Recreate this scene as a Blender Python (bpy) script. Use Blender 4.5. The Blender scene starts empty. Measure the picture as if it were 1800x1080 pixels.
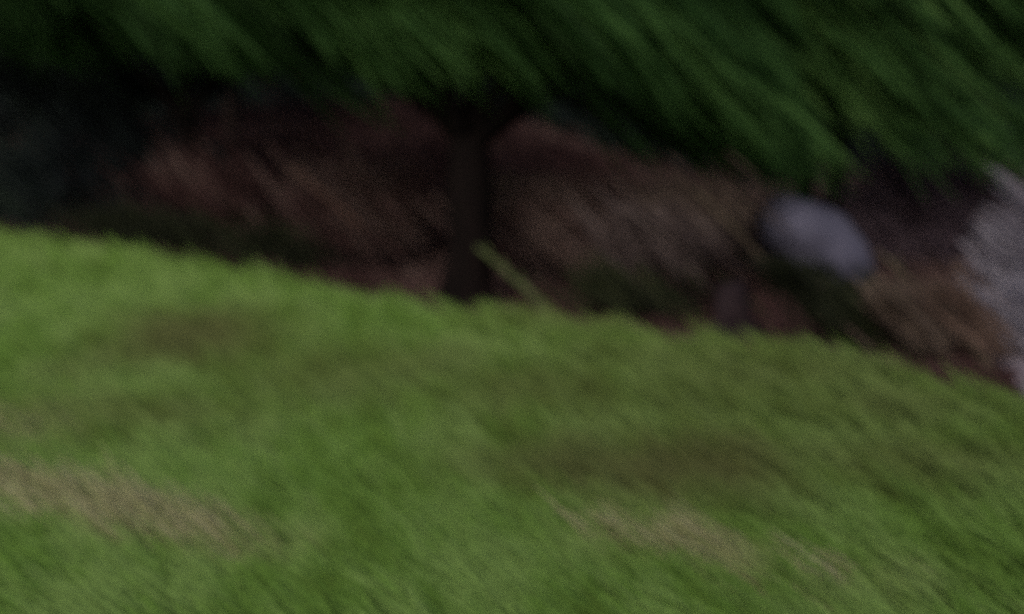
import bpy, math, random
import numpy as np
from mathutils import Vector, noise

R = math.radians
scene = bpy.context.scene
col = scene.collection
rng = np.random.default_rng(11)
random.seed(11)

# ------------------------------------------------------------------ camera
CAM_H = 1.6
FPX = 1559.0                     # focal length in pixels of the 1800 px wide photograph
PITCH = math.atan(290 / FPX)     # camera looks slightly down
cam = bpy.data.cameras.new('camera')
cam.sensor_width = 36.0
cam.lens = 36.0 * FPX / 1800.0
cam.clip_start = 0.05
cam.clip_end = 400
cam.dof.use_dof = True           # the lens is set far too close, everything is soft
cam.dof.focus_distance = 1.8
cam.dof.aperture_fstop = 0.72
cam_o = bpy.data.objects.new('camera', cam)
col.objects.link(cam_o)
cam_o.location = (0, 0, CAM_H)
cam_o.rotation_euler = (R(90) - PITCH, 0, 0)
scene.camera = cam_o

# ------------------------------------------------------------------ sky, sun, exposure
SUN_EL, SUN_AZ = R(40), R(205)   # azimuth clockwise from +Y: behind the camera, a bit to the left
world = bpy.data.worlds.new('World')
scene.world = world
world.use_nodes = True
wn = world.node_tree
bg = wn.nodes['Background']
sky = wn.nodes.new('ShaderNodeTexSky')
sky.sky_type = 'NISHITA'
sky.sun_disc = False
sky.sun_elevation = SUN_EL
sky.sun_rotation = SUN_AZ
sky.air_density = 1.0
sky.dust_density = 5.0
sky.ozone_density = 0.6
wn.links.new(sky.outputs[0], bg.inputs[0])
bg.inputs[1].default_value = 0.08
sun = bpy.data.lights.new('sun', 'SUN')
sun.energy = 0.9
sun.angle = R(20)
sun.color = (1.0, 0.95, 0.88)
sun_o = bpy.data.objects.new('sun', sun)
col.objects.link(sun_o)
sd = Vector((math.sin(SUN_AZ) * math.cos(SUN_EL), math.cos(SUN_AZ) * math.cos(SUN_EL), math.sin(SUN_EL)))
sun_o.rotation_euler = sd.to_track_quat('Z', 'Y').to_euler()
scene.view_settings.view_transform = 'Standard'
scene.view_settings.look = 'None'
scene.view_settings.exposure = 0.1
scene.view_settings.gamma = 1.0
scene.view_settings.use_curve_mapping = False
scene.cycles.use_denoising = False   # keep a little sensor-like grain

# ------------------------------------------------------------------ helpers
def lerp_pts(x, pts):
    return np.interp(x, [p[0] for p in pts], [p[1] for p in pts])

EDGE = [(-40, 34), (-14, 19.5), (-9, 15.2), (-5.3, 12.2), (-3, 10.1), (-1.4, 8.75), (0, 7.95), (1.2, 7.3), (2.4, 6.45), (3.05, 5.4), (4.2, 4.0), (7, 1.5), (12, -3), (40, -24)]
LANE = [(-3.0, 5.2), (1.0, 4.4), (4.0, 3.4), (5.6, 3.15), (7.3, 3.75), (8.6, 4.5), (10.0, 5.6), (12.0, 7.6), (24.0, 22), (45, 45)]   # y, x of the lane's left side

def nz(x, y, s, seed=0.0):
    return noise.noise(Vector((x * s + seed, y * s - seed, seed * 1.7)))

def edge_y(x):
    return float(lerp_pts(x, EDGE)) + 0.35 * nz(x, 3.1, 0.9, 4.0)

def ground_z(x, y):
    """height of the woodland floor"""
    d = y - float(lerp_pts(x, EDGE))
    w = min(max((4.2 - x) / 5.0, 0), 1)           # the bank only rises on the left, the lane side stays low
    t = min(max((d - 1.5) / 13.0, 0), 1)
    z = t * t * (3 - 2 * t) * (0.5 + 2.0 * w)
    t2 = min(max((y - 34) / 60.0, 0), 1)
    z += t2 * 30
    r = max(abs(x) - 30, 0)
    z += 0.25 * r * min(max((y + 5) / 20, 0), 1)
    z += (0.10 * nz(x, y, 0.7, 2) + 0.05 * nz(x, y, 2.3, 5)) * min(max(d + .2, 0.0), 1)
    return z - 0.06

def lawn_z(x, y):
    return 0.05 * nz(x, y, 0.55, 9) + 0.02 * nz(x, y, 1.7, 3)

def px(u, v, d):
    """the point at depth d (metres along +Y) seen at photo pixel u, v"""
    a = (u - 900) / FPX
    b = (540 - v) / FPX
    fy = math.cos(PITCH) + b * math.sin(PITCH)
    fz = -math.sin(PITCH) + b * math.cos(PITCH)
    s = d / fy
    return Vector((a * s, d, CAM_H + fz * s))

def tag(o, label=None, cat=None, group=None, kind=None):
    if label: o['label'] = label
    if cat: o['category'] = cat
    if group: o['group'] = group
    if kind: o['kind'] = kind
    return o

def empty(name, loc):
    o = bpy.data.objects.new(name, None)
    o.location = loc
    o.empty_display_size = 0.3
    col.objects.link(o)
    return o

def mesh_obj(name, verts, faces, mat, parent=None, smooth=True, tint=None):
    me = bpy.data.meshes.new(name)
    me.from_pydata([tuple(v) for v in verts], [], [tuple(f) for f in faces])
    me.materials.append(mat)
    if smooth:
        me.polygons.foreach_set('use_smooth', [True] * len(me.polygons))
    if tint is not None:
        at = me.attributes.new('tint', 'FLOAT', 'POINT')
        at.data.foreach_set('value', np.asarray(tint, dtype=np.float32))
    me.update()
    o = bpy.data.objects.new(name, me)
    col.objects.link(o)
    if parent is not None:
        o.parent = parent
        if parent.type == 'EMPTY' or parent.parent is None:
            off = parent.location
            me.transform(__import__('mathutils').Matrix.Translation(-off))
    return o

def ribbon_obj(name, base, direc, length, width, mat, tint, parent=None, bend=0.15, seg=4, face=None, droop=(0, 0, -1)):
    """many long narrow leaves / blades in one mesh. base, direc: (N,3)"""
    N = len(base)
    direc = direc / np.linalg.norm(direc, axis=1, keepdims=True)
    if face is None:
        face = rng.normal(size=(N, 3)) * 0.5 + np.array([0, -1.0, 0.5])
    side = np.cross(direc, face)
    side /= np.maximum(np.linalg.norm(side, axis=1, keepdims=True), 1e-6)
    bvec = np.array(droop) * bend
    t = np.linspace(0, 1, seg + 1)
    prof = np.sin(np.pi * np.clip(t * 0.93 + 0.05, 0, 1)) ** 0.7
    L = length[:, None, None]; W = width[:, None, None]
    ctr = base[:, None, :] + direc[:, None, :] * L * t[None, :, None] + bvec[None, None, :] * L * (t ** 2)[None, :, None]
    off = side[:, None, :] * W * 0.5 * prof[None, :, None]
    V = np.stack([ctr - off, ctr + off], axis=2)          # N, seg+1, 2, 3
    V = V.reshape(-1, 3)
    k = (seg + 1) * 2
    q = []
    for s in range(seg):
        q.append([2 * s, 2 * s + 1, 2 * s + 3, 2 * s + 2])
    q = np.array(q)
    F = (np.arange(N)[:, None, None] * k + q[None]).reshape(-1, 4)
    if parent is not None:
        V = V - np.array(parent.location)
    me = bpy.data.meshes.new(name)
    me.vertices.add(len(V)); me.vertices.foreach_set('co', V.astype(np.float32).ravel())
    me.loops.add(len(F) * 4); me.loops.foreach_set('vertex_index', F.astype(np.int32).ravel())
    me.polygons.add(len(F)); me.polygons.foreach_set('loop_start', np.arange(len(F), dtype=np.int32) * 4)
    me.polygons.foreach_set('use_smooth', np.ones(len(F), dtype=bool))
    at = me.attributes.new('tint', 'FLOAT', 'POINT')
    at.data.foreach_set('value', np.repeat(tint, k).astype(np.float32))
    me.materials.append(mat)
    me.update(calc_edges=True)
    o = bpy.data.objects.new(name, me)
    col.objects.link(o)
    if parent is not None: o.parent = parent
    return o

def tube(points, radii, sides=12, rough=0.0, seed=0.0):
    vs, fs = [], []
    P = [Vector(p) for p in points]
    for i, p in enumerate(P):
        d = (P[min(i + 1, len(P) - 1)] - P[max(i - 1, 0)]).normalized()
        u = d.cross(Vector((0.31, 1, 0.2))).normalized()
        v = d.cross(u)
        for k in range(sides):
            a = 2 * math.pi * k / sides
            r = radii[i] * (1 + rough * noise.noise(Vector((math.cos(a) * 2.2, math.sin(a) * 2.2, i * 0.5 + seed))))
            vs.append(p + u * (math.cos(a) * r) + v * (math.sin(a) * r))
    for i in range(len(P) - 1):
        for k in range(sides):
            a = i * sides + k; b = i * sides + (k + 1) % sides
            fs.append((a, b, b + sides, a + sides))
    fs.append(tuple(range(sides - 1, -1, -1)))
    n = (len(P) - 1) * sides
    fs.append(tuple(n + k for k in range(sides)))
    return vs, fs

def curve_pts(a, b, sag, n=9, wob=0.0, seed=0):
    a, b = Vector(a), Vector(b)
    out = []
    for i in range(n):
        t = i / (n - 1)
        p = a.lerp(b, t) + Vector(sag) * math.sin(math.pi * t)
        p += Vector((noise.noise(Vector((t * 3, seed, 1))), noise.noise(Vector((t * 3, seed, 7))), noise.noise(Vector((t * 3, seed, 13))))) * wob
        out.append(p)
    return out

# ------------------------------------------------------------------ materials
def new_mat(name):
    m = bpy.data.materials.new(name); m.use_nodes = True
    nt = m.node_tree
    b = nt.nodes['Principled BSDF']
    return m, nt, b

def ramp(nt, stops):
    r = nt.nodes.new('ShaderNodeValToRGB')
    e = r.color_ramp.elements
    while len(e) < len(stops): e.new(0.5)
    for i, (p, c) in enumerate(stops):
        e[i].position = p; e[i].color = (*c, 1)
    return r

def leaf_mat(name, stops, rough=0.7, trans=0.4, patch=1.3, spec=0.12):
    m, nt, b = new_mat(name)
    at = nt.nodes.new('ShaderNodeAttribute'); at.attribute_name = 'tint'
    geo = nt.nodes.new('ShaderNodeNewGeometry')
    n = nt.nodes.new('ShaderNodeTexNoise'); n.inputs['Scale'].default_value = patch; n.inputs['Detail'].default_value = 3
    nt.links.new(geo.outputs['Position'], n.inputs['Vector'])
    mx = nt.nodes.new('ShaderNodeMath'); mx.operation = 'MULTIPLY_ADD'
    nt.links.new(n.outputs['Fac'], mx.inputs[0]); mx.inputs[1].default_value = 0.9
    nt.links.new(at.outputs['Fac'], mx.inputs[2])
    sb = nt.nodes.new('ShaderNodeMath'); sb.operation = 'SUBTRACT'; sb.inputs[1].default_value = 0.45
    nt.links.new(mx.outputs[0], sb.inputs[0])
    r = ramp(nt, stops)
    nt.links.new(sb.outputs[0], r.inputs[0])
    nt.links.new(r.outputs[0], b.inputs['Base Color'])
    b.inputs['Roughness'].default_value = rough
    b.inputs['Specular IOR Level'].default_value = spec
    if trans:
        tr = nt.nodes.new('ShaderNodeBsdfTranslucent')
        nt.links.new(r.outputs[0], tr.inputs['Color'])
        ms = nt.nodes.new('ShaderNodeMixShader'); ms.inputs[0].default_value = trans
        nt.links.new(b.outputs[0], ms.inputs[1]); nt.links.new(tr.outputs[0], ms.inputs[2])
        nt.links.new(ms.outputs[0], nt.nodes['Material Output'].inputs['Surface'])
    return m

def rough_mat(name, stops, scale=4.0, bump=0.3, rough=0.9, stretch=(1, 1, 1), detail=6, spec=0.1):
    m, nt, b = new_mat(name)
    tc = nt.nodes.new('ShaderNodeTexCoord')
    mp = nt.nodes.new('ShaderNodeMapping'); mp.inputs['Scale'].default_value = stretch
    nt.links.new(tc.outputs['Object'], mp.inputs['Vector'])
    n = nt.nodes.new('ShaderNodeTexNoise'); n.inputs['Scale'].default_value = scale; n.inputs['Detail'].default_value = detail
    nt.links.new(mp.outputs[0], n.inputs['Vector'])
    r = ramp(nt, stops)
    nt.links.new(n.outputs['Fac'], r.inputs[0]); nt.links.new(r.outputs[0], b.inputs['Base Color'])
    bp = nt.nodes.new('ShaderNodeBump'); bp.inputs['Strength'].default_value = bump; bp.inputs['Distance'].default_value = 0.04
    nt.links.new(n.outputs['Fac'], bp.inputs['Height']); nt.links.new(bp.outputs[0], b.inputs['Normal'])
    b.inputs['Roughness'].default_value = rough
    b.inputs['Specular IOR Level'].default_value = spec
    return m

# dry and worn places in the lawn: (x, y, radius x, radius y, rotation, amount)
def gp(u, v):
    d = CAM_H / math.tan(PITCH + math.atan((v - 540) / FPX))
    return ((u - 900) / FPX * d / (math.cos(PITCH) + (540 - v) / FPX * math.sin(PITCH)) , d)

def ground_hit(u, v):
    a = (u - 900) / FPX; b = (540 - v) / FPX
    fy = math.cos(PITCH) + b * math.sin(PITCH); fz = -math.sin(PITCH) + b * math.cos(PITCH)
    s = -CAM_H / fz
    return a * s, fy * s

DRY = []      # straw patches
for (u, v, ru, rd, am) in [(60, 910, .26, .13, .75), (180, 950, .26, .13, .9), (300, 985, .26, .13, .85), (420, 1010, .24, .12, .55), (1290, 1035, .14, .12, .9), (1150, 1000, .3, .13, .3), (20, 800, .35, .25, .3), (1500, 1075, .3, .12, .25)]:
    x, y = ground_hit(u, v); DRY.append((x, y, ru, rd, am))
BROWN = []    # olive brown thin patches
for (u, v, ru, rd, am) in [(330, 640, .65, .95, .9), (620, 700, 1.0, .7, .55), (250, 780, .8, .4, .6), (1150, 860, .8, .45, 1.0), (960, 740, .9, .6, .6), (1250, 740, .9, .6, .55), (1520, 760, .8, .5, .6), (1300, 610, .9, .8, .9), (1000, 600, .8, .7, .6), (1560, 860, .7, .4, .6), (1420, 700, 1.0, .6, .6), (1120, 680, .8, .6, .5)]:
    x, y = ground_hit(u, v); BROWN.append((x, y, ru, rd, am))

def lawn_mat(name, blades):
    m, nt, b = new_mat(name)
    N = nt.nodes; Lk = nt.links
    geo = N.new('ShaderNodeNewGeometry')
    def patch_sum(lst, nm):
        acc = None
        wn_ = N.new('ShaderNodeTexNoise'); wn_.inputs['Scale'].default_value = 1.4; wn_.inputs['Detail'].default_value = 3
        Lk.new(geo.outputs['Position'], wn_.inputs['Vector'])
        for (x, y, rx, ry, am) in lst:
            mp = N.new('ShaderNodeMapping'); mp.vector_type = 'POINT'
            mp.inputs['Location'].default_value = (-x / rx, -y / ry, 0)
            mp.inputs['Scale'].default_value = (1 / rx, 1 / ry, 0)
            Lk.new(geo.outputs['Position'], mp.inputs['Vector'])
            ln = N.new('ShaderNodeVectorMath'); ln.operation = 'LENGTH'; Lk.new(mp.outputs[0], ln.inputs[0])
            ad = N.new('ShaderNodeMath'); ad.operation = 'MULTIPLY_ADD'; ad.inputs[1].default_value = 1.4
            Lk.new(wn_.outputs['Fac'], ad.inputs[0]); Lk.new(ln.outputs['Value'], ad.inputs[2])
            mr = N.new('ShaderNodeMapRange'); mr.interpolation_type = 'SMOOTHSTEP'
            mr.inputs['From Min'].default_value = 0.8; mr.inputs['From Max'].default_value = 2.5
            mr.inputs['To Min'].default_value = am; mr.inputs['To Max'].default_value = 0
            Lk.new(ad.outputs[0], mr.inputs['Value'])
            if acc is None: acc = mr.outputs[0]
            else:
                mx = N.new('ShaderNodeMath'); mx.operation = 'MAXIMUM'
                Lk.new(acc, mx.inputs[0]); Lk.new(mr.outputs[0], mx.inputs[1]); acc = mx.outputs[0]
        return acc
    # combed streaks in the turf running towards the front right
    rt = N.new('ShaderNodeMapping'); rt.inputs['Rotation'].default_value = (0, 0, R(68)); rt.inputs['Scale'].default_value = (1, 1, 1)
    Lk.new(geo.outputs['Position'], rt.inputs['Vector'])
    st = N.new('ShaderNodeMapping'); st.inputs['Scale'].default_value = (1.0, 2.2, 1)
    Lk.new(rt.outputs[0], st.inputs['Vector'])
    ns = N.new('ShaderNodeTexNoise'); ns.inputs['Scale'].default_value = 1.6; ns.inputs['Detail'].default_value = 4
    Lk.new(st.outputs[0], ns.inputs['Vector'])
    nb = N.new('ShaderNodeTexNoise'); nb.inputs['Scale'].default_value = 0.8; nb.inputs['Detail'].default_value = 4
    Lk.new(geo.outputs['Position'], nb.inputs['Vector'])
    a1 = N.new('ShaderNodeMath'); a1.operation = 'MULTIPLY_ADD'; a1.inputs[1].default_value = 0.65
    sc_ = N.new('ShaderNodeMapRange'); sc_.inputs['From Min'].default_value = 0.32; sc_.inputs['From Max'].default_value = 0.68
    Lk.new(ns.outputs['Fac'], sc_.inputs['Value'])
    Lk.new(sc_.outputs[0], a1.inputs[0]); Lk.new(nb.outputs['Fac'], a1.inputs[2])
    val = a1.outputs[0]
    if blades:
        at = N.new('ShaderNodeAttribute'); at.attribute_name = 'tint'
        a2 = N.new('ShaderNodeMath'); a2.operation = 'MULTIPLY_ADD'; a2.inputs[1].default_value = 0.5
        Lk.new(at.outputs['Fac'], a2.inputs[0]); Lk.new(val, a2.inputs[2])
        a3 = N.new('ShaderNodeMath'); a3.operation = 'SUBTRACT'; a3.inputs[1].default_value = 0.25
        Lk.new(a2.outputs[0], a3.inputs[0]); val = a3.outputs[0]
    r = ramp(nt, [(0.25, (0.088, 0.146, 0.027)), (0.7, (0.124, 0.244, 0.043)), (1.0, (0.190, 0.31, 0.085))])
    Lk.new(val, r.inputs[0])
    m1 = N.new('ShaderNodeMix'); m1.data_type = 'RGBA'
    Lk.new(patch_sum(BROWN, 'b'), m1.inputs['Factor']); Lk.new(r.outputs[0], m1.inputs['A'])
    m1.inputs['B'].default_value = (0.112, 0.122, 0.046, 1)
    m2 = N.new('ShaderNodeMix'); m2.data_type = 'RGBA'
    dr = patch_sum(DRY, 'd')
    mm = N.new('ShaderNodeMath'); mm.operation = 'MULTIPLY'
    mr = N.new('ShaderNodeMapRange'); mr.inputs['From Min'].default_value = 0.35; mr.inputs['From Max'].default_value = 0.6
    mr.inputs['To Min'].default_value = 0.45; mr.inputs['To Max'].default_value = 1.0
    Lk.new(ns.outputs['Fac'], mr.inputs['Value']); Lk.new(dr, mm.inputs[0]); Lk.new(mr.outputs[0], mm.inputs[1])
    Lk.new(mm.outputs[0], m2.inputs['Factor']); Lk.new(m1.outputs['Result'], m2.inputs['A'])
    m2.inputs['B'].default_value = (0.33, 0.35, 0.17, 1)
    Lk.new(m2.outputs['Result'], b.inputs['Base Color'])
    b.inputs['Roughness'].default_value = 0.85
    b.inputs['Specular IOR Level'].default_value = 0.08
    return m

M = {}
M['lawn'] = lawn_mat('turf', False)
M['grass'] = lawn_mat('grass_blades', True)
M['floor'] = rough_mat('leaf_litter_soil', [(0.3, (0.030, 0.017, 0.015)), (0.55, (0.060, 0.033, 0.030)), (0.75, (0.050, 0.052, 0.025))], scale=1.1, bump=0.6)
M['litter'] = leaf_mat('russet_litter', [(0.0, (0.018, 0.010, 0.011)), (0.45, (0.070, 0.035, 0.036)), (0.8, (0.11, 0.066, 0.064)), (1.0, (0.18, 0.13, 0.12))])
M['lane'] = rough_mat('pale_gravel', [(0.3, (0.15, 0.125, 0.155)), (0.6, (0.24, 0.21, 0.25)), (0.8, (0.32, 0.29, 0.33))], scale=5.0, bump=0.5, detail=8)
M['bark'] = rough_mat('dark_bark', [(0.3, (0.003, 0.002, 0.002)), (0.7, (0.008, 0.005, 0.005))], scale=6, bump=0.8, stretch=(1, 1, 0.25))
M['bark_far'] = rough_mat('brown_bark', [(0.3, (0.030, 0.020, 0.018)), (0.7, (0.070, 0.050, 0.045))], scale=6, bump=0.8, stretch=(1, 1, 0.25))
M['leaf_main'] = leaf_mat('deep_green_leaves', [(0.0, (0.012, 0.034, 0.008)), (0.5, (0.034, 0.094, 0.024)), (1.0, (0.075, 0.170, 0.046))])
M['leaf_bright'] = leaf_mat('mid_green_leaves', [(0.0, (0.015, 0.040, 0.011)), (0.5, (0.046, 0.120, 0.032)), (1.0, (0.11, 0.22, 0.062))])
M['leaf_blue'] = leaf_mat('blue_green_leaves', [(0.0, (0.008, 0.018, 0.016)), (0.5, (0.026, 0.055, 0.042)), (1.0, (0.06, 0.105, 0.075))])
M['leaf_navy'] = leaf_mat('dusky_leaves', [(0.0, (0.006, 0.009, 0.012)), (0.5, (0.018, 0.028, 0.028)), (1.0, (0.035, 0.055, 0.042))])
M['rust'] = leaf_mat('rust_leaves', [(0.0, (0.06, 0.042, 0.034)), (0.5, (0.15, 0.100, 0.082)), (1.0, (0.25, 0.185, 0.155))])
M['tan'] = leaf_mat('tan_dead_fronds', [(0.0, (0.06, 0.044, 0.040)), (0.5, (0.145, 0.110, 0.092)), (1.0, (0.24, 0.19, 0.15))])
M['olive'] = leaf_mat('olive_leaves', [(0.0, (0.014, 0.017, 0.010)), (0.5, (0.030, 0.038, 0.019)), (1.0, (0.07, 0.08, 0.038))])
M['stone'] = rough_mat('lavender_grey_stone', [(0.3, (0.066, 0.067, 0.104)), (0.6, (0.108, 0.108, 0.160)), (0.8, (0.165, 0.165, 0.235))], scale=2.2, bump=0.5, detail=8)
M['stump'] = rough_mat('black_brown_wood', [(0.3, (0.014, 0.009, 0.012)), (0.7, (0.035, 0.025, 0.030))], scale=5, bump=0.7)
M['moss'] = rough_mat('moss_green_bark', [(0.3, (0.05, 0.065, 0.027)), (0.7, (0.09, 0.115, 0.05))], scale=6, bump=0.5)
M['rustwood'] = rough_mat('reddish_wood', [(0.3, (0.10, 0.055, 0.045)), (0.7, (0.19, 0.12, 0.10))], scale=6, bump=0.5)
M['maroon'] = leaf_mat('lane_shade_leaves', [(0.0, (0.030, 0.019, 0.026)), (0.5, (0.075, 0.052, 0.068)), (1.0, (0.14, 0.105, 0.13))])  # purple brown carries the shade of the far lane in the leaf colour
M['mauve'] = leaf_mat('mauve_glow_leaves', [(0.0, (0.13, 0.120, 0.155)), (0.5, (0.25, 0.235, 0.295)), (1.0, (0.34, 0.33, 0.40))])  # paints the pale glow at the right edge into the leaf colour
M['pink'] = leaf_mat('pinkish_dead_fronds', [(0.0, (0.05, 0.038, 0.038)), (0.5, (0.125, 0.095, 0.095)), (1.0, (0.21, 0.17, 0.165))])
M['log'] = rough_mat('bare_tan_wood', [(0.3, (0.05, 0.040, 0.030)), (0.7, (0.10, 0.08, 0.058))], scale=6, bump=0.5)

# ------------------------------------------------------------------ ground
def grid(name, xs, ys, zf, mat, label=None):
    vs, fs = [], []
    for j, y in enumerate(ys):
        for i, x in enumerate(xs):
            vs.append(zf(x, y))
    n = len(xs)
    for j in range(len(ys) - 1):
        for i in range(n - 1):
            a = j * n + i
            fs.append((a, a + 1, a + n + 1, a + n))
    o = mesh_obj(name, vs, fs, mat)
    tag(o, kind='structure')
    return o

fx = np.concatenate([np.linspace(-110, -20, 22)[:-1], np.linspace(-20, 14, 120)[:-1], np.linspace(14, 110, 24)])
fy = np.concatenate([np.linspace(-40, 2, 12)[:-1], np.linspace(2, 34, 120)[:-1], np.linspace(34, 110, 20)])
grid('forest_floor', fx, fy, lambda x, y: (x, y, ground_z(x, y)), M['floor'])
# lawn: from behind the camera up to its curved edge
lx = np.concatenate([np.linspace(-40, -12, 20)[:-1], np.linspace(-12, 6, 90)[:-1], np.linspace(6, 12, 12)])
tv = np.linspace(0, 1, 90)
def lawn_pt(x, t):
    ye = edge_y(x)
    y0 = min(-30.0, ye - 8)
    y = y0 + (ye - y0) * (1 - (1 - t) ** 1.8)
    z = lawn_z(x, y) - (0.06 if t > 0.995 else 0.0) + 0.006
    return (x, y, z)
grid('lawn', lx, tv, lawn_pt, M['lawn'])
# lane on the right
ly = np.linspace(-3, 45, 110); lt = np.linspace(0, 1, 26)
def lane_pt(t, y):
    x0 = float(lerp_pts(y, LANE)) + 0.22 * nz(0, y, 0.8, 3)
    x = x0 + t * (7.0 + 0.25 * max(y, 0))
    return (x, y, max(ground_z(x, y), -0.05) + 0.03 + 0.05 * math.sin(math.pi * t) - (0.06 if t in (lt[0], lt[-1]) else 0))
grid('gravel_lane', lt, ly, lane_pt, M['lane'])

# ------------------------------------------------------------------ grass blades (leaning left, combed by the wind)
def scatter_grass():
    P = []
    want = 150000
    # denser near the camera: sample in polar coordinates around the camera
    while len(P) < want:
        d = 2.2 * (20 / 2.2) ** random.random()
        a = random.uniform(-0.75, 0.75)
        x = math.tan(a) * d; y = d
        if y < edge_y(x) + 0.2 - abs(random.gauss(0, 0.3)) + 0.25 * nz(x, y, 2.0, 8) and abs(x) < 14:
            P.append((x, y, lawn_z(x, y)))
    P = np.array(P)
    N = len(P)
    d = np.linalg.norm(P[:, :2], axis=1)
    ang = np.radians(rng.normal(42, 8, N))
    direc = np.stack([-np.cos(ang), rng.normal(0.05, 0.2, N), np.sin(ang)], axis=1)
    length = rng.uniform(0.05, 0.12, N) * np.clip(0.55 + d / 12, 0.75, 1.4)
    width = rng.uniform(0.004, 0.009, N) * np.clip(d / 4.0, 0.8, 3.0)
    tint = np.clip(rng.normal(0.45, 0.12, N), 0, 1)
    # long bent wisps: tufts whose blades share one shade
    k = 11
    nt_ = 14000
    inner = np.array([i for i in range(N) if P[i][1] < edge_y(P[i][0]) - .45])
    idx = rng.choice(inner, nt_, replace=False)
    tb = np.repeat(P[idx], k, axis=0); dd = np.repeat(d[idx], k)
    tb = tb + rng.normal(size=tb.shape) * np.array([.018, .03, .0]) * np.clip(dd / 4, .7, 2.5)[:, None]
    ta = np.radians(np.repeat(rng.normal(46, 5, nt_), k) + rng.normal(0, 3, nt_ * k))
    td = np.stack([-np.cos(ta), rng.normal(0.0, 0.12, nt_ * k), np.sin(ta)], axis=1)
    tl = np.repeat(rng.uniform(.16, .46, nt_), k) * rng.uniform(.7, 1.1, nt_ * k) * np.clip(.45 + dd / 9, .7, 1.5)
    tw = rng.uniform(.004, .008, nt_ * k) * np.clip(dd / 4.0, 0.8, 3.0)
    tt = np.clip(np.repeat(rng.normal(.52, .30, nt_), k) + rng.normal(0, .05, nt_ * k), 0, 1)
    P = np.concatenate([P, tb]); direc = np.concatenate([direc, td]); length = np.concatenate([length, tl])
    width = np.concatenate([width, tw]); tint = np.concatenate([tint, tt]); N = len(P)
    o = ribbon_obj('lawn_grass', P, direc, length, width, M['grass'], tint, bend=0.12, seg=3, face=rng.normal(size=(N, 3)) * 0.35 + np.array([0.2, -0.7, 1.0]))
    tag(o, 'short green grass with bent wisps covering the lawn with dry straw patches', 'grass', kind='stuff')
scatter_grass()

# straw laid over the dry patches
def straw():
    B, T = [], []
    for (x, y, rx, ry, am) in DRY:
        n = int(2600 * am * am * rx * ry / 0.1 * 0.5)
        for k in range(n):
            a = random.uniform(0, 6.28); r = abs(random.gauss(0, 0.55))
            X, Y = x + rx * r * math.cos(a), y + ry * r * math.sin(a)
            B.append((X, Y, lawn_z(X, Y) + 0.03 + random.random() * 0.08)); T.append(random.random() * 0.7 + 0.3)
    B = np.array(B); N = len(B)
    ang = np.radians(rng.normal(40, 6, N))
    direc = np.stack([-np.cos(ang), rng.normal(0.35, 0.2, N), np.sin(ang)], axis=1)
    o = ribbon_obj('dry_straw', B, direc, rng.uniform(0.14, 0.42, N), rng.uniform(0.004, 0.009, N), M['straw'], np.array(T), bend=0.15, seg=3)
    tag(o, 'pale dry straw lying in worn patches on the front of the lawn', 'straw', kind='stuff')
M['straw'] = leaf_mat('straw', [(0.0, (0.17, 0.20, 0.08)), (0.5, (0.30, 0.31, 0.155)), (1.0, (0.42, 0.41, 0.26))])
straw()

# ------------------------------------------------------------------ leaf litter and undergrowth on the bank
def litter():
    P, T = [], []
    while len(P) < 42000:
        d = 5 * (32 / 5) ** random.random(); a = random.uniform(-0.72, 0.62)
        x, y = math.tan(a) * d, d
        if y > edge_y(x) - abs(random.gauss(0, 0.42)) + 0.1 and x < float(lerp_pts(y, LANE)) + 0.3 and abs(x) < 22:
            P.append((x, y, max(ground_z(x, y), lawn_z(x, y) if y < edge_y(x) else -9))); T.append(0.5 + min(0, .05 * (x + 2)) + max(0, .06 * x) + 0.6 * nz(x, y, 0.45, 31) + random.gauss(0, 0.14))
    P = np.array(P); N = len(P)
    ang = np.radians(rng.normal(38, 10, N))
    direc = np.stack([-np.cos(ang), rng.normal(0, 0.35, N), np.sin(ang)], axis=1)
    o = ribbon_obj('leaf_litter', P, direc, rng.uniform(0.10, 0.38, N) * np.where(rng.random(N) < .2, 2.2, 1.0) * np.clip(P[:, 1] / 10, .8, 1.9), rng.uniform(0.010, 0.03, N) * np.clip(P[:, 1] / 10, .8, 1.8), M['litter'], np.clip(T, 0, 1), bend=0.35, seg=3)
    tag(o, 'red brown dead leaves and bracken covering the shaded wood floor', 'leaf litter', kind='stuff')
litter()

# ------------------------------------------------------------------ crowns
DROP = np.array([math.cos(R(39)), 0.0, -math.sin(R(39))])   # every spray hangs over to the lower right

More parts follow.
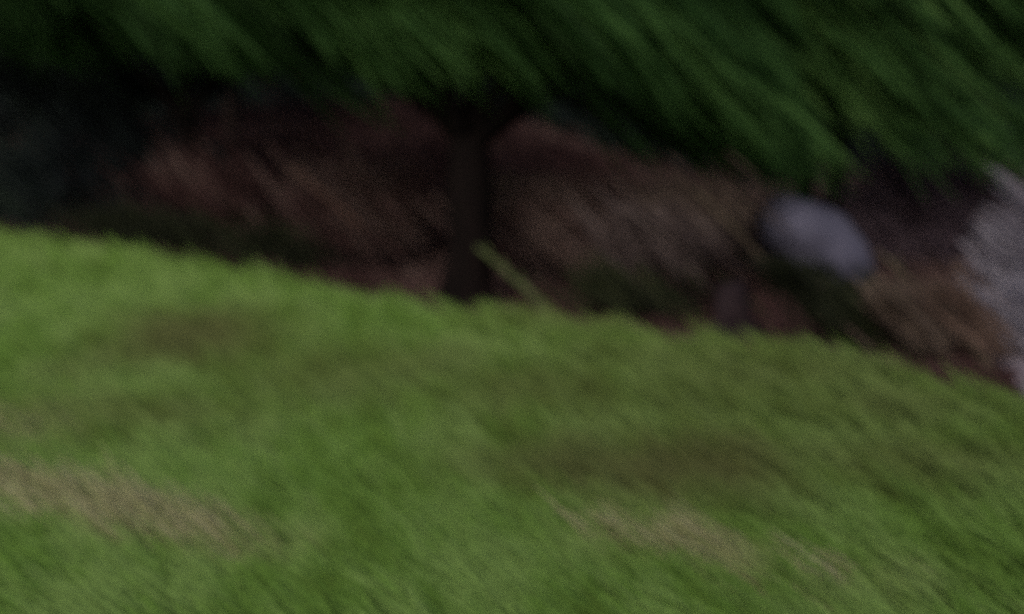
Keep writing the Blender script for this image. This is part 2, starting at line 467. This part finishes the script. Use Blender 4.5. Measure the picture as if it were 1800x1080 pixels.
def crown_mesh(name, parent, mat, clumps, per, length=(0.5, 1.5), width=(0.012, 0.045), tint_mu=0.5, floor_fn=None, jit=0.10, soft=0.0):
    """clumps: (centre, radii) of foliage masses; sprays fill them"""
    B, Tn = [], []
    for (c, rad, n_mul, tmu) in clumps:
        n = int(per * n_mul)
        u = rng.normal(size=(n, 3)); u /= np.linalg.norm(u, axis=1, keepdims=True)
        r = np.abs(rng.normal(0, soft, (n, 1))) if soft else rng.uniform(0.35, 1.0, (n, 1)) ** 0.6
        p = np.array(c) + u * r * np.array(rad)
        B.append(p); Tn.append(np.clip(rng.normal(tmu, 0.17, n), 0, 1))
    B = np.concatenate(B); Tn = np.concatenate(Tn)
    # boughs: foliage hangs in long bands with gaps between them
    pn = B[:, 0] * DROP[2] * -1 + B[:, 2] * DROP[0]
    pa = B[:, 0] * DROP[0] + B[:, 2] * DROP[2]
    bn = np.array([noise.noise(Vector((a * 3.4, b * 0.7, c * 1.2))) + .6 * noise.noise(Vector((a * 8.5, b * 1.1, c * 2.0 + 9))) for a, b, c in zip(pn, pa, B[:, 1])])
    big = np.array([noise.noise(Vector((a * 0.9, b * 0.35, c * .5 + 3))) for a, b, c in zip(pn, pa, B[:, 1])])
    bn = bn + 1.1 * big
    kp = rng.random(len(B)) < np.clip(0.62 + 1.6 * bn, 0.12, 1.0)
    Tn = np.clip(Tn + 0.36 * bn, 0, 1)
    B = B[kp]; Tn = Tn[kp]
    if floor_fn is not None:
        keep = np.array([floor_fn(p) for p in B]); B = B[keep]; Tn = Tn[keep]
    N = len(B)
    direc = DROP[None, :] + rng.normal(size=(N, 3)) * np.array([jit, 0.45, jit])
    ln = rng.uniform(*length, N); wd = rng.uniform(*width, N)
    base = B - direc / np.linalg.norm(direc, axis=1, keepdims=True) * ln[:, None] * 0.5
    return ribbon_obj(name, base, direc, ln, wd, mat, Tn, parent=parent, bend=0.12, seg=4)

def tree(name, label, base, h_fork, r0, lean, limbs, clumps, per, leaf, bark, group=None, **kw):
    t = empty(name, base)
    tag(t, label, 'tree', group)
    top = Vector(base) + Vector((lean[0], lean[1], h_fork))
    pts = curve_pts(Vector(base) - Vector((0, 0, 0.15)), top, (0.03, 0, 0), 9, 0.05, base[0])
    rad = [r0 * (1.45 - 0.0 * i if i == 0 else (1.22 if i == 1 else 1.0 - 0.035 * i)) for i in range(9)]
    v, f = tube(pts, rad, 16, 0.25, base[0])
    mesh_obj('trunk', v, f, bark, t)
    vs, fs = [], []
    for (dx, dy, dz, rr, sag) in limbs:
        p = curve_pts(top - Vector((0, 0, 0.12)), top + Vector((dx, dy, dz)), (0, 0, sag), 8, 0.12, dx)
        a, b_ = tube(p, [rr * (1 - 0.105 * i) for i in range(8)], 10, 0.2, dx)
        k = len(vs); vs += a; fs += [tuple(q + k for q in ff) for ff in b_]
        # side branches
        for s in range(2, 7):
            q0 = p[s]; e = q0 + Vector((random.uniform(-.8, .8), random.uniform(-.8, .8), random.uniform(-.1, .7)))
            a, b_ = tube(curve_pts(q0, e, (0, 0, .08), 5, .05, s), [rr * .35 * (1 - .18 * i) for i in range(5)], 6)
            k = len(vs); vs += a; fs += [tuple(q + k for q in ff) for ff in b_]
    mesh_obj('branch', vs, fs, bark, t)
    crown_mesh('crown', t, leaf, clumps, per, **kw)
    return t

def clumps_ellipsoid(c, rad, n, size=(0.7, 1.3), lo=None, bright=0.5):
    out = []
    for k in range(n):
        u = rng.normal(size=3); u /= np.linalg.norm(u)
        r = rng.uniform(0.2, 1.0) ** 0.5
        p = np.array(c) + u * r * np.array(rad)
        if lo is not None: p[2] = max(p[2], lo + rng.uniform(0, .5))
        s = rng.uniform(*size)
        out.append((p, (s, s * 0.8, s * 0.55), s, bright + rng.uniform(-0.22, 0.22)))
    return out

def G(x, y): return ground_z(x, y)

# centre tree with the black trunk
X0, Y0 = -0.44, 8.75
main_cl = clumps_ellipsoid((-0.4, 8.9, 3.9), (3.9, 1.6, 1.4), 52, lo=2.45)
main_cl += [((-1.0, 8.4, 2.75), (1.1, .6, .35), 1.2, .62), ((0.7, 8.3, 2.8), (1.0, .6, .35), 1.2, .6), ((-2.2, 8.6, 2.9), (1.0, .6, .5), 1.0, .55), ((1.7, 8.6, 2.35), (.9, .6, .45), 1.0, .45), ((2.1, 8.8, 1.95), (.8, .6, .35), .9, .42), ((0.9, 8.8, 1.95), (.8, .5, .25), .8, .2), ((-0.2, 8.7, 2.15), (.9, .5, .35), 1.1, .0), ((-1.4, 8.9, 2.3), (.9, .5, .3), .8, .1), ((0.4, 8.5, 2.3), (.8, .4, .3), .8, .05)]  # low clumps round the fork tinted dark as painted shade, front ones brighter
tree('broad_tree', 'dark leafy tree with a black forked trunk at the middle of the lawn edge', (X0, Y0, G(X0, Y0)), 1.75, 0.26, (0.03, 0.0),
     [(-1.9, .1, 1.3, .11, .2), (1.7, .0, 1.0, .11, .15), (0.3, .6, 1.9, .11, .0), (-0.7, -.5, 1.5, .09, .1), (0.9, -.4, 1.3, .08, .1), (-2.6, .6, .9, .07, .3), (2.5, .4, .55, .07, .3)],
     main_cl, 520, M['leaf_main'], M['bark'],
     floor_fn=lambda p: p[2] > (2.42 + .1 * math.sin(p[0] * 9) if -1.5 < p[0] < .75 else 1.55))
# right tree, lighter leaves, hanging low
XB, YB = 3.3, 10.4
b_cl = clumps_ellipsoid((3.2, 10.2, 3.6), (2.7, 1.6, 1.7), 42, lo=1.9, bright=.5)
b_cl += [((2.6, 9.3, 2.75), (.9, .5, .4), 1.2, .72), ((3.6, 9.2, 2.4), (.9, .5, .4), 1.1, .7), ((4.4, 9.4, 1.9), (.8, .5, .35), 1.0, .5), ((2.4, 9.6, 1.75), (.9, .5, .3), .9, .35), ((5.2, 9.6, 1.75), (.6, .5, .2), .5, .5)]
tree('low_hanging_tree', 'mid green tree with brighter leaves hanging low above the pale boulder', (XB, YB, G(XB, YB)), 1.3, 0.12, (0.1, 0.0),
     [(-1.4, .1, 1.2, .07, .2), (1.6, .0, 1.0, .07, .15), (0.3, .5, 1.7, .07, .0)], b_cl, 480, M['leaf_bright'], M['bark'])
# blue-green tree at the far right
XD, YD = 5.0, 13.8
tree('blue_green_tree', 'dull blue green tree in the top right corner above the gravel lane', (XD, YD, G(XD, YD)), 2.0, 0.16, (-0.1, 0.0),
     [(-1.6, .1, 1.2, .08, .2), (1.6, .0, 1.2, .08, .15), (0.3, .5, 1.9, .08, .0)],
     clumps_ellipsoid((6.9, 12.6, 4.2), (3.2, 1.6, 2.1), 46, lo=2.3, bright=.3), 430, M['leaf_blue'], M['bark'])
# left tree
XC, YC = -4.6, 13.0
tree('leafy_tree', 'dark green tree on the wooded bank left of the black forked trunk', (XC, YC, G(XC, YC)), 2.0, 0.15, (-0.1, 0.0),
     [(-1.6, .1, 1.2, .08, .2), (1.6, .0, 1.2, .08, .15), (0.3, .5, 1.9, .08, .0)],
     clumps_ellipsoid((-4.2, 12.4, 4.3), (3.2, 1.6, 1.6), 60, lo=2.25, bright=.25), 430, M['leaf_main'], M['bark'])
XE, YE = -9.2, 17.0
tree('dusky_tree', 'almost black tree with dull blue leaves in the top left corner', (XE, YE, G(XE, YE)), 2.0, 0.2, (0.1, 0.0),
     [(-1.6, .1, 1.2, .08, .2), (1.6, .0, 1.2, .08, .15), (0.3, .5, 1.9, .08, .0)],
     clumps_ellipsoid((-9.0, 16.4, 4.6), (3.6, 1.6, 2.6), 60, size=(.8, 1.5), lo=1.0, bright=.3), 520, M['leaf_navy'], M['bark'], length=(.5, 1.1), width=(.03, .07))
# slim trees deeper in the wood
def far_tree(x, y, h, r, leaf, label, low=3.2, n=34):
    tree('woodland_tree', label, (x, y, G(x, y)), h, r, (random.uniform(-.2, .2), 0),
         [(-1.6, .1, 1.4, .08, .2), (1.6, .0, 1.2, .08, .15), (0.3, .5, 1.9, .08, .0)],
         clumps_ellipsoid((x, y, G(x, y) + h + 2.0), (3.2, 2.0, 2.2), n, size=(.9, 1.6), lo=G(x, y) + low - .8, bright=.45), 260, leaf, M['bark_far'],
         group='trees deeper in the wood', length=(.6, 1.2), width=(.04, .09))
far_tree(-12.5, 23, 3.4, .2, M['leaf_navy'], 'dusky tree far back in the wood at the left edge')
far_tree(-6.8, 22, 3.2, .2, M['leaf_main'], 'dark green tree far back in the wood behind the left tree')
far_tree(-1.6, 20, 3.0, .19, M['leaf_main'], 'dark green tree far back in the wood behind the black trunk')
far_tree(4.6, 19, 3.0, .18, M['leaf_main'], 'dark green tree far back in the wood behind the boulder')
far_tree(7.2, 23, 3.0, .2, M['leaf_blue'], 'dull blue green tree far back beside the gravel lane')

# wooded backdrop: a far-off mass of wood
def backdrop():
    n = 26000
    x = rng.uniform(-48, 48, n); y = rng.uniform(30, 50, n)
    z = np.array([ground_z(a, b) for a, b in zip(x, y)]) + rng.uniform(0, 9, n) ** 1.0
    B = np.stack([x, y, z], axis=1)
    d = DROP[None, :] + rng.normal(size=(n, 3)) * np.array([.12, .4, .12])
    o = ribbon_obj('far_wood', B, d, rng.uniform(1.2, 2.8, n), rng.uniform(.12, .3, n), M['leaf_navy'], np.clip(rng.normal(.5, .2, n), 0, 1), bend=.1, seg=3)
    tag(o, 'dark far wood closing off the view behind the trees', 'wood', kind='stuff')
backdrop()

# ------------------------------------------------------------------ shrubs
def shrub(name, label, cat, u, v, d, size, leaf, n, tint=.5, length=(.25, .7), width=(.010, .028), group=None, stem_mat=None, up=False):
    """a shrub whose middle is seen at photo pixel u, v at depth d, standing on the ground"""
    c = px(u, v, d)
    gz = ground_z(c.x, c.y)
    s = empty(name, (c.x, c.y, gz)); tag(s, label, cat, group)
    vs, fs = [], []
    for k in range(9):
        e = Vector((c.x + random.uniform(-.8, .8) * size[0], c.y + random.uniform(-.6, .6) * size[1], c.z + random.uniform(-.2, .7) * size[2]))
        a, b_ = tube(curve_pts((c.x + random.uniform(-.08, .08), c.y, gz - .05), e, (-.04, 0, .03), 6, .03, k), [.009 * (1 - .13 * i) for i in range(6)], 6)
        q = len(vs); vs += a; fs += [tuple(j + q for j in ff) for ff in b_]
    mesh_obj('stem', vs, fs, stem_mat or M['bark_far'], s)
    cl = []
    for k in range(9):
        w = rng.normal(size=3); w /= np.linalg.norm(w); w *= rng.uniform(.1, .8)
        p = np.array(c) + w * np.array(size) * .75
        cl.append((p, tuple(np.array(size) * rng.uniform(.5, .8)), 1.0, tint + rng.uniform(-.15, .15)))
    crown_mesh('foliage', s, leaf, cl, n / 9, length=length, width=width, jit=.12, soft=0.85,
               floor_fn=lambda p: p[2] > ground_z(p[0], p[1]) + .05)
    return s

shrub('rust_bush', 'rust coloured leafy bush at the right beside the gravel lane', 'bush', 1685, 550, 6.3, (.20, .18, .13), M['rust'], 800, .42)
shrub('dark_bush', 'low blackish green bush below and right of the pale boulder', 'bush', 1545, 560, 6.6, (.36, .25, .20), M['olive'], 2200, .3)
shrub('tan_bracken', 'tan dead bracken clump left of the pale boulder under the low leaves', 'bracken', 1225, 350, 8.6, (.40, .25, .30), M['tan'], 1300, .42)
shrub('tan_bracken', 'grey brown dead bracken clump between the black trunk and the tan bracken', 'bracken', 1010, 390, 9.6, (.9, .4, .42), M['litter'], 2600, .8)
shrub('tan_bracken', 'tall brown bracken clump just right of the black trunk', 'bracken', 930, 350, 10.4, (.5, .35, .3), M['tan'], 900, .2)
shrub('russet_bush', 'dull russet bush left of the black trunk', 'bush', 620, 350, 11.0, (1.0, .5, .55), M['litter'], 3200, .62)
shrub('darkening_bush', 'tall blackish bush added to darken the bank beside the teal bush', 'bush', 150, 280, 13.6, (1.3, .5, .8), M['leaf_navy'], 3600, .25, length=(.4, .9), width=(.02, .05))  # dark foliage added to darken the left bank
shrub('darkening_bush', 'low blackish bush added to darken the bank between the lawn and the dusky tree', 'bush', 250, 400, 11.8, (1.0, .35, .22), M['olive'], 2600, .1)  # second dark bush put in to deepen the left bank
shrub('russet_bush', 'dark maroon bush between the lawn and the left tree', 'bush', 370, 330, 12.5, (1.1, .5, .5), M['litter'], 3000, .3)
shrub('lane_tone_bush', 'wide bush painted purple brown as the shaded far lane, behind the pale boulder and above the rust bush', 'bush', 1600, 400, 10.6, (.95, .4, .45), M['maroon'], 3800, .7, length=(.3, .7))  # added; its purple tone stands in for the lane's shaded far part
shrub('lane_tone_bush', 'bush painted grey mauve as the glow at the right edge by the gravel lane', 'bush', 1835, 440, 7.9, (.34, .3, .5), M['mauve'], 3400, .62, length=(.3, .7), width=(.02, .05))  # mauve tint painted in for the pale glow beside the lane
shrub('glow_bracken', 'dead bracken painted pale grey mauve as a glow, spilling over the gravel lane at the right edge', 'bracken', 1835, 570, 6.7, (.28, .25, .32), M['mauve'], 3400, .75, length=(.2, .6))  # pale fronds stand in for the glow and soften the lane's outline
shrub('lane_tone_bush', 'dull purple bush added to darken the far lane, deep under the blue green tree at the right', 'bush', 1700, 330, 15.0, (1.8, .6, .7), M['maroon'], 3600, .5, length=(.4, .9), width=(.02, .05))  # added to cover the bright far stretch of lane with a shade tone
shrub('tan_bracken', 'olive tan dead fronds slanting over the lower right end of the pale boulder', 'bracken', 1600, 550, 6.2, (.22, .12, .12), M['tan'], 260, .2)
shrub('dark_bush', 'blackish bush in front of the lower left side of the pale boulder', 'bush', 1415, 505, 6.35, (.22, .15, .10), M['olive'], 900, .2)
shrub('teal_bush', 'blackish teal bush at the far left edge of the lawn', 'bush', 40, 330, 15.5, (1.1, .5, .8), M['leaf_navy'], 2600, .8)
shrub('green_bush', 'dim green bush at the lawn edge left of the black trunk', 'bush', 500, 440, 11.0, (.7, .35, .3), M['olive'], 2200, .4)
shrub('green_bush', 'dim olive bush at the lawn edge between the trunk and the stump', 'bush', 1090, 510, 8.0, (.55, .3, .24), M['olive'], 1500, .6)
shrub('tan_bracken', 'pinkish grey dead bracken between the olive bush and the black stump', 'bracken', 1150, 420, 8.3, (.55, .3, .28), M['pink'], 1100, .45)

# ------------------------------------------------------------------ boulder, stump, sticks
def boulder(name, label, cat, centre, size, mat, seed, flat=.0, rot=(0, 0, 0)):
    import bmesh
    bm = bmesh.new()
    bmesh.ops.create_icosphere(bm, subdivisions=5, radius=1.0)
    from mathutils import Euler
    E = Euler(rot).to_matrix()
    for v in bm.verts:
        p = v.co.copy()
        k = 1 + .16 * noise.noise(p * 1.1 + Vector((seed, 0, 0))) + .07 * noise.noise(p * 2.7 + Vector((0, seed, 0))) + .02 * noise.noise(p * 7)
        p = Vector((p.x * k * size[0], p.y * k * size[1], p.z * k * size[2]))
        v.co = E @ p
    me = bpy.data.meshes.new(name); bm.to_mesh(me); bm.free()
    me.polygons.foreach_set('use_smooth', [True] * len(me.polygons))
    me.materials.append(mat)
    o = bpy.data.objects.new(name, me); o.location = centre; col.objects.link(o)
    tag(o, label, cat)
    return o

c = px(1438, 432, 9.2)
boulder('boulder', 'big lavender grey boulder with a smooth rounded top at the right edge of the lawn', 'boulder', (c.x, c.y, c.z), (.68, .52, .38), M['stone'], 3.3, rot=(0, R(38), 0))
c = px(1295, 500, 6.9)
s = empty('tree_stump', (c.x, c.y, ground_z(c.x, c.y))); tag(s, 'low black tree stump in the shade left of the pale boulder', 'stump')
sp = [Vector((c.x + .05, c.y, ground_z(c.x, c.y) - .1)), Vector((c.x + .03, c.y, .10)), Vector((c.x - .0, c.y, .22)), Vector((c.x - .03, c.y, .42)), Vector((c.x - .05, c.y, .50))]
v, f = tube(sp, [.25, .17, .14, .13, .10], 18, .35, 2)
mesh_obj('bole', v, f, M['stump'], s)
vs, fs = [], []
for k in range(5):
    a0 = k * 1.26 + .3
    a, b_ = tube(curve_pts((c.x + .1 * math.cos(a0), c.y + .1 * math.sin(a0), .14), (c.x + .42 * math.cos(a0), c.y + .42 * math.sin(a0), -.08), (0, 0, .04), 5), [.07, .055, .045, .035, .02], 8, .2, k)
    q = len(vs); vs += a; fs += [tuple(j + q for j in ff) for ff in b_]
mesh_obj('root', vs, fs, M['stump'], s)

def stick(name, label, cat, a, b, r, mat, twigs=3):
    s = empty(name, (b.x, b.y, b.z)); tag(s, label, cat)
    p = curve_pts(a, b, (0.01, 0, .015), 10, .03, a.x)
    v, f = tube(p, [r * (0.55 + .07 * i) for i in range(10)], 10, .2, a.x)
    mesh_obj('stem', v, f, mat, s)
    for k in range(twigs):
        q0 = p[2 + 2 * k]
        d = (b - a).normalized()
        v, f = tube(curve_pts(q0, q0 - d * .22 + Vector((.04, random.uniform(-.1, .1), .05)), (0, 0, .02), 5), [r * .4, r * .35, r * .3, r * .22, r * .1], 6)
        mesh_obj('twig', v, f, mat, s)
    return s
a = px(838, 432, 8.5); b = px(975, 556, 7.9)
stick('leaning_branch', 'thin moss green dead branch leaning beside the foot of the black trunk', 'branch', a, b, .035, M['moss'])
a = px(1540, 440, 7.0); b = px(1765, 672, 5.9)
stick('fallen_pole', 'long thin bare tan pole lying between the rust bush and the dark bush', 'pole', a, b, .020, M['log'], 2)
a = px(1185, 300, 7.6); b = px(1480, 620, 6.6)
stick('fallen_pole', 'slender grey brown pole slanting in front of the stump down to the lawn', 'pole', a, b, .016, M['log'], 2)
a = px(505, 295, 10.4); b = px(640, 402, 10.2)
stick('leaning_branch', 'thin reddish brown branch slanting in front of the russet bush', 'branch', a, b, .018, M['rustwood'], 2)
